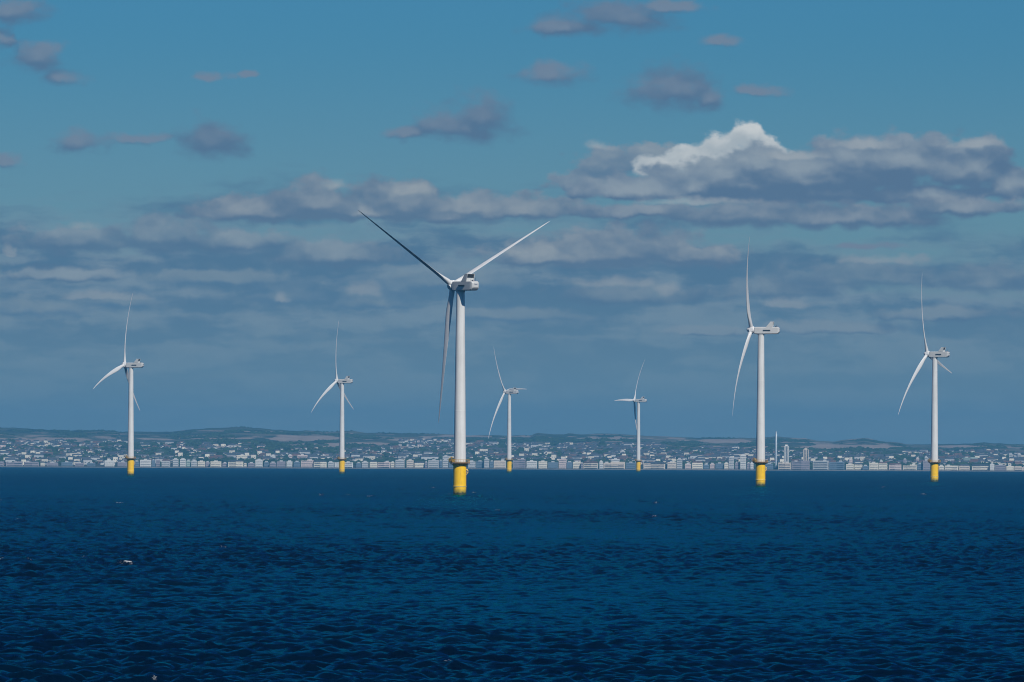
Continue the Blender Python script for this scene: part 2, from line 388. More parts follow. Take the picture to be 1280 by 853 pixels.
# ------------------------------------------------------------------ land: promenade, town slopes, downs
def yh(x): return 584.0 + 5.7 * x / 1280.0                         # sea horizon in the frame
ridge = [(-900, 540), (-600, 532), (-300, 538), (0, 534.5), (25, 535), (60, 537.5), (100, 538.5), (130, 538), (150, 540), (190, 540), (215, 540), (240, 537), (265, 535.5),
         (300, 534), (320, 535), (345, 537.5), (375, 539), (383, 538), (400, 540), (425, 540), (440, 539), (455, 541), (490, 541.5), (520, 542), (560, 543.5),
         (590, 544.5), (610, 543.8), (640, 544.5), (664, 544.5), (671, 541.5), (690, 542.5), (705, 543.5), (712, 542), (722, 543.3), (745, 542.5), (762, 542.5), (790, 543.5),
         (805, 545), (830, 545.5), (860, 547), (900, 547.5), (945, 547.5), (970, 545.5), (985, 547), (1005, 548), (1020, 551), (1040, 552.3), (1060, 550),
         (1072, 549), (1080, 547.2), (1088, 549), (1100, 551.5), (1120, 553.5), (1140, 556), (1180, 555), (1210, 555), (1230, 553.5), (1255, 555), (1280, 556), (1600, 552), (1900, 556), (2200, 550)]
rx_, ry_ = zip(*ridge)
SH, FAR = 16500.0, 25500.0
gu = np.arange(-900, 2181, 3.0); gs = np.linspace(0, 1, 200) ** 1.25
GU, GS = np.meshgrid(gu, gs, indexing='xy')
def vnoise(x, y, seed):
    r = np.random.default_rng(seed).random((128, 128))
    i = np.floor(x).astype(int); j = np.floor(y).astype(int); fx = x - i; fy = y - j
    fx = fx * fx * (3 - 2 * fx); fy = fy * fy * (3 - 2 * fy)
    g = lambda a, b: r[a % 128, b % 128]
    return g(i, j) * (1 - fx) * (1 - fy) + g(i + 1, j) * fx * (1 - fy) + g(i, j + 1) * (1 - fx) * fy + g(i + 1, j + 1) * fx * fy - .5
H = yh(GU) - np.interp(GU, rx_, ry_)
prof = np.interp(GS, [0, .012, .03, .1, .25, .45, .6, .75, .9, 1.0], [0, .03, .055, .17, .38, .60, .72, .83, .93, 1.0])
fold = (vnoise(GU / 75 + 9, GS * 7, 1) * 7 + vnoise(GU / 31, GS * 13 + 4, 2) * 3 + vnoise(GU / 12, GS * 22 + 4, 3) * 1.1) * np.sin(np.pi * np.clip((GS - .06) / .94, 0, 1)) ** .8
fine_r = (vnoise(GU / 9, GS * 0, 6) * .9) * GS ** 4
PX = (H - 1.0) * prof + fold * (H / 50) + fine_r + 1.0 * (GS > 0)            # rise over the sea horizon, frame units
PX[0, :] = -1.5
GD = SH + (FAR - SH) * GS
def lift(u, px, d):                                    # world height of a point that stands px above the sea horizon
    lvl = (yh(u) - px) - (u - 640) * 0.00438
    return EYE + d * (ZERO - lvl) / F
GX = GD * np.tan((GU - 640) / F); GZ = lift(GU, PX, GD)
# behind the crest the land falls away
bu_ = np.vstack([GU[-1:]] * 2); bd = np.vstack([GD[-1:] + 500, GD[-1:] + 1500])
bz = np.vstack([GZ[-1:] - 25, GZ[-1:] - 70])
fields = [(-300, 62, 547.5, 2.6, .02), (40, 118, 549, 1.6, .03), (166, 222, 549, 1.2, .03), (232, 325, 548.3, .9, -.01), (336, 432, 548.0, 3.4, .0), (400, 490, 555.3, 2.0, -.01),
          (868, 945, 551.5, 2.2, .02), (1008, 1118, 558.6, 2.6, .0), (755, 775, 549.5, 1.4, .1), (1170, 1240, 558.5, 1.6, .0), (655, 670, 546, 1, 0), (1300, 1500, 560, 3, 0), (480, 545, 550.5, 1.2, .02), (1035, 1055, 567, 1.4, 0)]
appy = yh(GU) - PX
col_f = np.zeros(GU.shape)
for a, b, yc, th, sl_ in fields:
    e = np.abs(appy - (yc + (GU - (a + b) / 2) * sl_)) / th + vnoise(GU / 14, appy / 2, 8) * .9
    ins = np.clip((GU - a) / 14, 0, 1) * np.clip((b - GU) / 14, 0, 1)
    col_f = np.maximum(col_f, np.clip((1.15 - e / np.maximum(ins, .05)) * 3, 0, 1) * (GS > .3))
wood = vnoise(GU / 45, GS * 16, 12) + .6 * vnoise(GU / 16, GS * 40, 13)
townm = np.clip((0.52 - GS + vnoise(GU / 50, GS * 6, 14) * .25) * 8, 0, 1)
def land_material():
    m = bpy.data.materials.new('downland'); m.use_nodes = True; N = NT(m.node_tree)
    g = N.n('ShaderNodeNewGeometry').outputs['Position']
    A = lambda n_: N.n('ShaderNodeAttribute', attribute_name=n_).outputs['Fac']
    big = N.noise(N.v('MULTIPLY', g, (1, .6, 0)), .0022, 4, .55); mid = N.noise(N.v('MULTIPLY', g, (1, .5, 0)), .012, 5, .65)
    c_ = N.mix(N.ss(mid, .38, .62), (.025, .045, .028), (.06, .088, .05))
    c_ = N.mix(N.ss(big, .46, .6), c_, (.085, .10, .065))
    c_ = N.mix(N.ss(A('wood'), .08, .2), c_, (.012, .027, .020))
    c_ = N.mix(N.m('MULTIPLY', A('town'), .9), c_, N.mix(N.ss(N.noise(g, .03, 4, .7), .45, .6), (.022, .034, .024), (.09, .09, .085)))
    vor = N.n('ShaderNodeTexVoronoi'); vor.inputs['Scale'].default_value = .006; N.put(vor.inputs['Vector'], N.v('MULTIPLY', g, (1, .45, 0)))
    c_ = N.mix(N.m('MULTIPLY', N.m('GREATER_THAN', N.v('DOT_PRODUCT', vor.outputs['Color'], (1, 0, 0)), .72), N.m('MULTIPLY', N.m('SUBTRACT', 1, A('town')), .5)), c_, (.22, .19, .13))
    c_ = N.mix(A('field'), c_, N.mix(N.ss(mid, .4, .6), (.30, .24, .20), (.38, .31, .25)))
    p = N.n('ShaderNodeBsdfPrincipled'); N.put(p.inputs['Base Color'], c_); p.inputs['Roughness'].default_value = .95; p.inputs['Specular IOR Level'].default_value = .1
    o = N.n('ShaderNodeOutputMaterial'); N.t.links.new(p.outputs[0], o.inputs[0])
    return m
LX = np.vstack([GX, bd * np.tan((bu_ - 640) / F)]); LY = np.vstack([GD, bd]); LZ = np.vstack([GZ, bz])
me = grid_mesh('hills', LX, LY, LZ, land_material(), True)
pad = lambda a: np.vstack([a, a[-1:], a[-1:]]).astype(np.float32).ravel()
for n_, a in (('field', col_f), ('wood', wood), ('town', townm)):
    me.attributes.new(n_, 'FLOAT', 'POINT').data.foreach_set('value', pad(a))
tag(link('hills', me), 'low green and brown downs behind the town', None, None, 'structure')
def ground(u, d):
    s = (d - SH) / (FAR - SH)
    i = min(len(gu) - 2, max(0, int((u - gu[0]) / 3))); fu = (u - gu[i]) / 3
    j = min(len(gs) - 2, max(0, int(np.searchsorted(gs, s) - 1))); fs = (s - gs[j]) / (gs[j + 1] - gs[j])
    px = (PX[j, i] * (1 - fu) + PX[j, i + 1] * fu) * (1 - fs) + (PX[j + 1, i] * (1 - fu) + PX[j + 1, i + 1] * fu) * fs
    return lift(u, px, d), px
def spot_at(u, y):
    """the first place along the bearing u that is seen at frame height y"""
    i = min(len(gu) - 1, max(0, int(round((u - gu[0]) / 3))))
    want = yh(u) - y
    j = int(np.argmax(PX[:, i] >= want))
    return float(GD[j, i])

# ------------------------------------------------------------------ town
def wallmat(name, rgb, v=.1): return mat(name, rgb, .8, var=v, scale=.08, spec=.2)
WM = {'cream': wallmat('cream render', (.82, .76, .62)), 'white': wallmat('white render', (.72, .72, .68)), 'grey': wallmat('grey concrete', (.54, .55, .54)),
      'lilac': wallmat('mauve brick', (.33, .30, .33)), 'blue': wallmat('blue grey cladding', (.16, .22, .28)), 'beige': wallmat('beige stone', (.68, .60, .50)),
      'pink': wallmat('pinkish render', (.70, .58, .54)), 'green': wallmat('pale green copper', (.40, .50, .44)), 'brown': wallmat('brown brick', (.24, .17, .13))}
ROOFG = wallmat('grey slate', (.075, .085, .10)); ROOFT = wallmat('red tile', (.15, .09, .075)); GLASS = mat('dark window band', (.05, .07, .09), .25, var=.2, scale=.2)
words = {'cream': 'cream', 'white': 'white', 'grey': 'light grey', 'lilac': 'mauve grey', 'blue': 'dark blue-grey', 'beige': 'beige', 'pink': 'pinkish', 'green': 'pale green'}
D1 = 16522.0; D2 = 17500.0
# left, right, top (frame), colour, roof, row
front = [(-14, 6, 577, 'lilac', 0), (9, 30, 577, 'lilac', 0), (32, 50, 577.5, 'lilac', 0), (52, 57, 578.5, 'cream', 1), (60, 74, 578.5, 'lilac', 0), (78, 92, 578, 'blue', 0), (95, 106, 579, 'lilac', 0), (110, 120, 579, 'blue', 0), (132, 144, 575.8, 'white', 0), (148, 160, 578, 'lilac', 0),
 (169, 175, 577, 'blue', 0), (176, 190, 575, 'white', 0), (191, 195, 575.5, 'blue', 0), (196, 201, 575, 'lilac', 0), (203, 213, 576, 'grey', 1), (217, 224, 574, 'grey', 0), (226, 233, 574, 'white', 0), (234, 239, 576, 'green', 0),
 (240, 247, 576, 'grey', 0), (248, 257, 577, 'cream', 0), (258, 263, 578, 'lilac', 0), (264, 277, 577, 'cream', 0), (279, 285, 579, 'lilac', 0), (286, 305, 577, 'cream', 1), (306, 309, 579, 'cream', 1), (311, 319, 579, 'lilac', 0), (320, 329, 574.8, 'white', 0),
 (331, 337, 578, 'blue', 0), (338, 346, 578.5, 'lilac', 0), (347, 357.5, 577, 'lilac', 0), (359, 366, 577, 'white', 0), (368, 376, 577.5, 'blue', 0), (377, 392, 575.5, 'pink', 0), (393, 409, 577.5, 'cream', 1), (411, 418, 578, 'grey', 0), (419, 442, 577, 'white', 0), (446, 452, 579, 'blue', 0),
 (453, 461, 577.5, 'grey', 0), (463, 472, 577.5, 'cream', 1), (472.6, 488, 577, 'pink', 0), (489, 493.5, 578, 'cream', 0), (495, 506, 575, 'grey', 0), (509, 517.5, 575.5, 'beige', 0), (519, 531.5, 578.8, 'cream', 1), (532, 535, 578, 'lilac', 0), (536, 549, 575.5, 'grey', 0), (550, 553.5, 576, 'blue', 0), (554, 561, 575, 'grey', 0), (562, 570, 577, 'blue', 0),
 (586, 595, 577, 'grey', 0), (596, 605, 577, 'blue', 0), (606, 612, 574, 'grey', 0), (613, 617.5, 577, 'blue', 0), (618, 633, 576, 'beige', 0), (642, 657.5, 574, 'lilac', 0), (659, 672, 576.5, 'white', 0), (674, 684.7, 577, 'cream', 0), (686, 698, 578, 'blue', 0), (699, 708.5, 574, 'pink', 0), (709, 716, 578, 'blue', 0),
 (717, 726.5, 577.5, 'cream', 0), (727, 729.6, 579, 'lilac', 0), (730, 748, 578.5, 'beige', 1), (750, 754.5, 577, 'white', 0), (755, 782, 577.5, 'beige', 0), (783, 795, 578.5, 'blue', 0), (805, 832, 579.3, 'beige', 1), (833, 834.7, 580, 'blue', 0), (835, 846, 578, 'beige', 0), (846.6, 853, 574, 'grey', 0), (857, 864.5, 580, 'pink', 0),
 (866, 879, 578.5, 'cream', 1), (880, 887, 581, 'blue', 0), (888, 893.5, 580, 'pink', 0), (895, 905, 579.5, 'blue', 0), (906, 911, 579, 'cream', 0), (911.6, 918, 571.8, 'grey', 0), (919.5, 925, 578.5, 'lilac', 0), (926, 933, 569, 'white', 0), (934, 938, 579, 'lilac', 0), (938.6, 942.5, 579, 'white', 0),
 (957, 967, 580, 'blue', 0), (973.5, 989, 578.5, 'beige', 0), (990, 1012.5, 576, 'lilac', 0), (1016.5, 1036, 576, 'grey', 0), (1037, 1056, 577.3, 'blue', 0), (1058, 1067.5, 580.5, 'cream', 0), (1068.5, 1078, 580.8, 'cream', 1), (1079, 1086, 582.5, 'blue', 0), (1087, 1098, 578.7, 'cream', 0), (1098.6, 1109.5, 579.3, 'cream', 1),
 (1111.5, 1127, 580.8, 'pink', 1), (1129, 1146, 581, 'cream', 0), (1147, 1153, 580, 'blue', 0), (1154, 1163, 576, 'lilac', 0), (1174, 1180, 582.5, 'cream', 0), (1181, 1197.5, 582.3, 'cream', 0), (1199, 1212, 582.3, 'beige', 1), (1215, 1236, 582.3, 'cream', 1), (1237.5, 1243, 580.5, 'white', 0), (1244, 1257, 581.5, 'lilac', 0), (1258, 1267, 582.8, 'cream', 0), (1268, 1286, 583, 'beige', 0), (1289, 1310, 582, 'cream', 0)]
upper = [(297, 310, 569.3, 'cream'), (339, 345, 569.6, 'white'), (361, 366, 569, 'pink'), (372.5, 385, 569, 'pink'), (554, 562, 570.5, 'grey'), (1204.5, 1222, 571.8, 'green'), (1261, 1265.5, 568, 'grey'), (1266.5, 1271.5, 571, 'blue'), (1272, 1276.5, 568, 'grey'),
         (1145.5, 1149, 572.5, 'pink'), (1156, 1160, 571.5, 'grey'), (776, 782, 564, 'grey'), (765, 775, 574, 'white'), (1100, 1104, 576, 'grey'), (1129.5, 1133.5, 574.5, 'lilac'), (1062, 1066, 574.5, 'pink')]
turb_x = [('far-left turbine', 164), ('second turbine', 428), ('largest turbine', 575), ('fourth turbine', 637), ('smallest turbine', 798), ('second largest turbine', 951), ('far-right turbine', 1168)]
used = {}
def whereabouts(x, what):
    nm, tx = min(turb_x, key=lambda t: abs(t[1] - x))
    side = 'left' if x < tx else 'right'
    lst = sorted([q for q in allx[what] if (q < tx) == (x < tx) and min(turb_x, key=lambda t: abs(t[1] - q))[0] == nm], key=lambda q: abs(q - tx))
    n = lst.index(x) + 1
    o = ['', 'second ', 'third ', 'fourth ', 'fifth ', 'sixth ', 'seventh ', 'eighth ', 'ninth ', 'tenth ', 'eleventh ', 'twelfth ', 'thirteenth ', 'fourteenth ', 'fifteenth ', 'sixteenth ', 'seventeenth '][n - 1] if n < 18 else ''
    return f'{o or "first "}one {side} of the {nm}'
allx = {'seafront': [(a + b) / 2 for a, b, *_ in front], 'upper': [(a + b) / 2 for a, b, *_ in upper]}
mesh_cache = {}
def block(u0, u1, ytop, colr, roof, d, what, name='apartment_block'):
    u = (u0 + u1) / 2; w = (u1 - u0) / F * d
    zb = min(ground(u0, d)[0], ground(u1, d)[0]) - 1.0; zt = lift(u, yh(u) - ytop, d); h = max(4.0, zt - zb)
    dep = min(22.0, max(10.0, w * .7)); x = d * math.tan((u - 640) / F)
    b = MB(); nb = max(1, int(round(w / 15)))
    rnd = random.Random(int(u * 10))
    # bays of slightly unequal height and setback, so that the skyline is uneven
    bw = w / nb; tops = []
    for i in range(nb):
        hh = h - (rnd.choice((0, 0, .8, 1.8)) if nb > 1 and not roof else 0); tops.append(hh)
        sb = rnd.choice((0, .5, 1.0)) if nb > 1 else 0
        b.box((-w / 2 + bw * (i + .5), dep / 2 + sb, hh / 2), (bw - .02 * (i % 2), dep, hh))
    o = link(name, b.mesh(name, WM[colr]), None, (x, d, zb))
    o.rotation_euler.z = -math.atan((u - 640) / F) + rnd.uniform(-.12, .12)
    r = MB()
    if roof:
        r.add([(-w / 2 - .3, -.4, h), (w / 2 + .3, -.4, h), (w / 2 + .3, dep + .4, h), (-w / 2 - .3, dep + .4, h), (-w / 2 + 2, dep / 2, h + 2.6), (w / 2 - 2, dep / 2, h + 2.6)],
              [(0, 1, 5, 4), (1, 2, 5), (2, 3, 4, 5), (3, 0, 4), (3, 2, 1, 0)])
        link('roof', r.mesh('roof', ROOFT if rnd.random() < .45 else ROOFG), o)
    else:
        k = rnd.randrange(nb); r.box((-w / 2 + bw * (k + .5), dep * .55, tops[k] + 1.0), (min(bw * .55, 6), 5, 2.0))
        link('plant_room', r.mesh('plant_room', WM['grey']), o)
    fl = max(1, int(h / 3.4)); step = (h - 1.5) / fl
    for k in range(min(fl, 14)):
        wb = MB(); z = 1.6 + step * k + .5
        if z + .9 > min(tops): break
        wb.box((0, -.02, z), (w * .9, .5, .62))
        link('window_row', wb.mesh('window_row', GLASS), o)
    tag(o, f'{words[colr]} seafront block, {whereabouts(u, what)}' if what == 'seafront' else
        f'{words[colr]} block behind the seafront row, {whereabouts(u, what)}', 'building',
        'seafront buildings along the shore' if what == 'seafront' else 'larger blocks behind the seafront')
    return o
for a, b_, yt, c_, rf in front: block(a, b_, yt, c_, rf, D1 + 12 * rng.random(), 'seafront')
for a, b_, yt, c_ in upper: block(a, b_, yt, c_, 0, min(19500.0, max(16900.0, spot_at((a + b_) / 2, yt + 7))), 'upper')

def tower_block(u0, u1, ytop, ybase, colr, label):
    d = 16900.0; u = (u0 + u1) / 2; w = (u1 - u0) / F * d; zb = ground(u, d)[0] - 1; h = lift(u, yh(u) - ytop, d) - zb
    o = empty('tower_block', (d * math.tan((u - 640) / F), d, zb))
    b = MB(); b.box((0, w / 2, h / 2), (w, w, h)); b.box((0, w / 2, h + 1.2), (w * .5, w * .5, 2.4)); link('wall', b.mesh('wall', WM[colr]), o)
    for k in range(-1, 2):
        p = MB(); p.box((k * w * .3, -.12, h / 2), (w * .13, .5, h * .96)); link('window_strip', p.mesh('window_strip', GLASS), o)
    tag(o, label, 'tower')
tower_block(980.5, 986.6, 557.5, 575, 'white', 'tall white tower block, highest of the seafront, right of the slim mast')
tower_block(1004.4, 1011.2, 562.0, 576, 'beige', 'beige tower block rising behind a long mauve building')
# the slender observation mast
u = 970.6; d = 16540.0; zb = ground(u, d)[0]; h = lift(u, yh(u) - 539.5, d) - zb
mo = empty('observation_mast', (d * math.tan((u - 640) / F), d, zb - 1))
b = MB(); b.lathe([(2.0, 0), (2.0, h * .93), (1.6, h * .94), (1.6, h + 1)], 16); link('shaft', b.mesh('shaft', mat('pale steel', (.55, .6, .62), .4, .3)), mo)
b = MB(); b.lathe([(2.2, 1.2), (7.5, 2.4), (9, 4), (7.5, 5.6), (2.2, 6.8)], 24); link('viewing_pod', b.mesh('viewing_pod', GLASS), mo)
tag(mo, 'thin pale observation mast standing on the seafront, taller than everything in town', 'mast')

# houses on the slopes
def house_mesh(w, dp, h, wm, rm, gable):
    w *= .74; dp *= .74; h *= .78
    b = MB(); b.box((0, dp / 2, h / 2), (w, dp, h))
    rh = min(w, dp) * .38
    if gable:
        b.add([(-w / 2 - .2, -.3, h), (w / 2 + .2, -.3, h), (w / 2 + .2, dp + .3, h), (-w / 2 - .2, dp + .3, h), (-w / 2 - .2, dp / 2, h + rh), (w / 2 + .2, dp / 2, h + rh)],
              [(0, 1, 5, 4), (1, 2, 5), (2, 3, 4, 5), (3, 0, 4), (3, 2, 1, 0)], 1)
    else:
        b.add([(-w / 2 - .2, -.3, h), (w / 2 + .2, -.3, h), (w / 2 + .2, dp + .3, h), (-w / 2 - .2, dp + .3, h), (0, -.2, h + rh), (0, dp + .2, h + rh)],
              [(0, 1, 4), (1, 2, 5, 4), (2, 3, 5), (3, 0, 4, 5), (3, 2, 1, 0)], 1)
    for i in (-1, 1): b.box((i * w * .25, -.02, h * .55), (w * .16, .3, 1.3), 2)
    return b, [wm, rm, GLASS]
kinds = []
for (w, dp, h, cn, rn, g) in ((9, 8, 5.5, 'white', ROOFG, 1), (13, 8, 6, 'cream', ROOFT, 1), (8, 9, 6, 'white', ROOFT, 0), (18, 9, 6.5, 'white', ROOFG, 1), (11, 9, 5.5, 'brown', ROOFT, 1), (15, 10, 8, 'cream', ROOFG, 0), (10, 9, 7, 'grey', ROOFG, 0), (24, 10, 7, 'pink', ROOFG, 1), (12, 8, 5, 'brown', ROOFG, 0), (30, 10, 8, 'cream', ROOFG, 1), (26, 12, 12, 'grey', ROOFG, 1), (13, 12, 15, 'cream', ROOFG, 0), (24, 10, 9, 'brown', ROOFT, 1)):
    mb, mats = house_mesh(w, dp, h, WM[cn], rn, g); kinds.append((mb, mats, mb.mesh('house', mats), cn, rn, w, g))
clusters = [(0, 160, 552, 582, 420), (80, 128, 555, 563, 50), (0, 62, 562, 573, 60), (170, 240, 555, 580, 110), (240, 330, 556, 576, 150), (250, 270, 558, 565, 26), (330, 460, 562, 577, 110), (330, 460, 568, 577, 90),
            (440, 500, 560, 577, 70), (500, 575, 551, 577, 200), (580, 645, 555, 577, 130), (580, 672, 556, 561, 60), (645, 705, 556, 577, 130), (700, 830, 556, 579, 430), (700, 800, 556, 566, 120), (800, 960, 564, 581, 420), (878, 930, 561, 578, 170),
            (800, 833, 555, 563, 30), (955, 1060, 565, 581, 170), (1060, 1170, 566, 582, 190), (1115, 1165, 565, 568, 30), (1165, 1280, 564, 583, 230), (1222, 1280, 567, 582, 110), (-120, 0, 556, 582, 70), (1280, 1400, 566, 584, 70)]
cand = []
for x0, x1, y0, y1, n in clusters:
    for _ in range(int(n * 1.5)):
        u = rng.uniform(x0, x1); y = y0 + (y1 - y0) * rng.random() ** .9
        if vnoise(np.array([u / 7.0]), np.array([y / 3.0]), 21)[0] < -.16: continue
        d = spot_at(u, y)
        if d < SH + 130 or d > FAR - 300: continue
        d += rng.uniform(-18, 18); k = rng.choices(range(13), (8, 3, 5, 7, 1.5, 4, 2, 1, 2, 0.25, .12, .15, .2) if y < yh(u) - 16 else (5, 3, 4, 6, 1.5, 4, 2, 1, 2, 1.2, .9, 1.0, .9))[0]
        cand.append((u, d, k, rng.uniform(-.5, .5)))
rng.shuffle(cand)
zone = lambda u: ['far-left slope', 'slope left of the second turbine', 'slope left of the largest turbine', 'slope left of the smallest turbine', 'slope right of the smallest turbine', 'slope left of the far-right turbine', 'far-right slope'][0 if u < 170 else 1 if u < 428 else 2 if u < 575 else 3 if u < 798 else 4 if u < 951 else 5 if u < 1168 else 6]
vis = [q for q in cand if 0 < q[0] < 1280]; vis.sort(key=lambda q: q[1] / (kinds[q[2]][5] ** .7)); single = set(map(id, vis[:290]))
hw = {'white': 'white', 'cream': 'cream', 'brown': 'brown brick', 'grey': 'grey', 'pink': 'pinkish'}
rest = MB(); rest_m = [WM['white'], WM['cream'], WM['brown'], WM['grey'], WM['pink'], ROOFG, ROOFT, GLASS]
RV = []; RF = []; RMI = []; nb_ = 0
for q in cand:
    u, d, k, rz = q; mb, mats, me_, cn, rn, w_, g_ = kinds[k]
    x = d * math.tan((u - 640) / F); z = ground(u, d)[0] - .8
    if id(q) in single:
        o = link('house', me_, None, (x, d, z)); o.rotation_euler.z = rz
        zn = zone(u); lb = f'{"tiny" if w_ < 17 else "long" if w_ > 18 else "mid-sized"} {hw[cn]} house with {"red" if rn is ROOFT else "grey"} {"gabled" if kinds[k][6] else "front-gabled"} roof on the {zn}'
        tag(o, lb, 'house', lb.replace('tiny', 'tiny distant').replace(' house ', ' houses ', 1))
    else:
        M = Matrix.Translation((x, d, z)) @ Matrix.Rotation(rz, 4, 'Z')
        mp = [rest_m.index(m_) for m_ in mats]; c_, s_ = math.cos(rz), math.sin(rz)
        a = np.array(mb.v); RV.append(np.stack([a[:, 0] * c_ - a[:, 1] * s_ + x, a[:, 0] * s_ + a[:, 1] * c_ + d, a[:, 2] + z], -1))
        RF += [tuple(i + nb_ for i in f) for f in mb.f]; RMI += [mp[i] for i in mb.mi]; nb_ += len(mb.v)
me = bpy.data.meshes.new('distant_houses'); me.from_pydata(np.concatenate(RV).tolist(), [], RF); me.polygons.foreach_set('material_index', RMI)
for m_ in rest_m: me.materials.append(m_)
tag(link('distant_houses', me), 'countless tiny pale houses spread over the hillside town', 'houses', None, 'stuff')

# woods and garden trees: clumps of foliage
def woods():
    vs = []; fs = []; n = 0
    base = np.array([(0, 0, 1), (1, 0, .35), (.31, .95, .3), (-.81, .59, .4), (-.81, -.59, .3), (.31, -.95, .35), (.8, .5, -.5), (-.3, .9, -.5), (-.9, 0, -.5), (-.3, -.9, -.5), (.8, -.5, -.5)])
    tri = [(0, 1, 2), (0, 2, 3), (0, 3, 4), (0, 4, 5), (0, 5, 1), (1, 6, 2), (2, 6, 7), (2, 7, 3), (3, 7, 8), (3, 8, 4), (4, 8, 9), (4, 9, 5), (5, 9, 10), (5, 10, 1), (1, 10, 6)]
    r = np.random.default_rng(3); made = 0
    for _ in range(90000):
        if made > 21000: break
        u = r.uniform(-150, 1430); s = r.random() ** .8
        i = int((u - gu[0]) / 3); j = int(np.searchsorted(gs, s)); j = min(j, len(gs) - 1)
        t = townm[j, i]
        if s < .012 or col_f[j, i] > .2: continue
        if t > .5:
            if r.random() > .45 + wood[j, i] * .8: continue
        elif wood[j, i] < .14 + .1 * r.random() or (s > .93 and r.random() < .6): continue
        d = SH + (FAR - SH) * s
        if s < .02: continue
        R0 = r.uniform(3, 6.5) * (1.0 if t > .5 else (.8 if s < .9 else .55))
        a = base * (1 + r.uniform(-.22, .22, (11, 1))) * np.array([R0 * r.uniform(.8, 1.6), R0, R0 * .85])
        x = d * math.tan((u - 640) / F); z = ground(u, d)[0]
        vs.append(a + (x, d, z + R0 * (.3 if t > .5 else .05))); fs += [(p + n, q + n, w + n) for p, q, w in tri]; n += 11; made += 1
    me = bpy.data.meshes.new('woodland'); me.from_pydata(np.concatenate(vs).tolist(), [], fs)
    me.materials.append(mat('dark foliage', (.035, .06, .025), .9, var=.45, scale=.02, spec=.1))
    tag(link('woodland', me), 'dark woods and garden trees scattered over the downs', 'woodland', None, 'stuff')
woods()
# shingle beach in front of the promenade
bd_ = np.array([16440.0, 16480, 16497, 16505, 16519]); BU, BDm = np.meshgrid(np.arange(-900, 2181, 12.0), bd_, indexing='xy')
BZ = -BDm ** 2 / (2 * RE) + np.array([-2, .2, .9, 1.5, 1.5])[:, None] + vnoise(BU / 20, BDm / 10, 30) * .6
tag(link('beach', grid_mesh('beach', BDm * np.tan((BU - 640) / F), BDm, BZ, mat('shingle', (.20, .18, .155), .95, var=.2, scale=.05))), 'pale shingle beach below the seafront', None, None, 'structure')

# ------------------------------------------------------------------ turbines
HUBZ, TOPZ = 84.3, 82.2
ROT = 56.0
def m_tower():
    b = MB(); prof = []
    for i in range(25):
        t = i / 24; prof.append((2.48 + (1.68 - 2.48) * t, 13.4 + (TOPZ - 13.4) * t))
    b.lathe(prof, 48)
    for z in (13.9, 34, 57):
        r0 = 2.48 + (1.68 - 2.48) * (z - 13.4) / (TOPZ - 13.4); b.lathe([(r0 - .02, z), (r0 + .035, z + .03), (r0 + .035, z + .17), (r0 - .02, z + .2)], 48, cap=False)
    return b.mesh('tower', WHITE)
def m_base():
    b = MB(); b.lathe([(2.62, -8), (2.62, 12.5)], 48)
    b.lathe([(2.60, 12.0), (2.95, 12.6), (2.95, 12.95), (2.6, 13.0)], 48, cap=False)
    return b.mesh('foundation', YEL)
def m_ring():
    b = MB(); b.lathe([(2.6, 3.55), (2.8, 3.62), (2.8, 3.86), (2.6, 3.92)], 48, cap=False); return b.mesh('fender_ring', mat('scuffed pale yellow', (.72, .55, .16), .6))
def m_platform():
    b = MB(); b.lathe([(2.5, 13.02), (4.1, 13.02), (4.1, 13.34), (2.5, 13.34)], 40, cap=False, smooth=False)
    for i in range(12):
        a = i * math.pi / 6
        b.tube([(2.55 * math.cos(a), 2.55 * math.sin(a), 12.1), (3.9 * math.cos(a), 3.9 * math.sin(a), 13.0)], .09, 6)
    return b.mesh('platform', RUST)
def m_rail():
    b = MB(); n = 26
    for i in range(n):
        a = 2 * math.pi * i / n; b.tube([(4.0 * math.cos(a), 4.0 * math.sin(a), 13.35), (4.0 * math.cos(a), 4.0 * math.sin(a), 14.55)], .05, 5)
    for z in (13.5, 13.95, 14.5):
        b.tube([(4.0 * math.cos(2 * math.pi * i / 40), 4.0 * math.sin(2 * math.pi * i / 40), z) for i in range(41)], .055, 5)
    return b.mesh('railing', YELD)
def m_crane():
    b = MB(); b.tube([(-3.3, -.6, 13.3), (-3.3, -.6, 15.3)], .2, 10)
    b.box((-3.3, -.6, 15.35), (.7, .6, .55)); b.tube([(-3.3, -.6, 15.45), (-4.6, -.9, 14.6), (-4.75, -.95, 14.2)], .13, 8)
    b.tube([(-3.3, -.6, 15.4), (-2.3, -.9, 15.0)], .12, 8)
    b.box((-2.75, -1.6, 14.1), (1.3, .9, 1.3)); b.box((-4.0, .3, 14.0), (.7, .8, 1.1))
    return b.mesh('davit_crane', mat('weathered crane paint', (.28, .17, .02), .7, var=.4, scale=2))
def m_hook():
    b = MB(); pts = [(2.5, -.3, 10.6), (3.0, -.35, 10.5), (3.35, -.4, 10.0), (3.35, -.4, 9.4), (3.0, -.35, 8.8), (2.5, -.3, 8.5)]
    b.tube(pts, .17, 8); b.box((2.85, -.32, 9.2), (.9, .7, .12)); b.box((2.9, -.32, 9.9), (.8, .6, .12))
    return b.mesh('cable_guide', mat('pale yellow paint', (.75, .55, .2), .5))
def m_ladder():
    b = MB()
    for s_ in (-.35, .35): b.tube([(s_, 2.95, -2), (s_, 2.95, 13.3)], .08, 6)
    for i in range(36): b.tube([(-.35, 2.95, .2 + i * .36), (.35, 2.95, .2 + i * .36)], .03, 4)
    for s_ in (-.9, .9): b.tube([(s_, 3.25, -3), (s_, 3.25, 7), (s_ * .9, 2.6, 7.6)], .2, 8)
    return b.mesh('access_ladder', YELD)
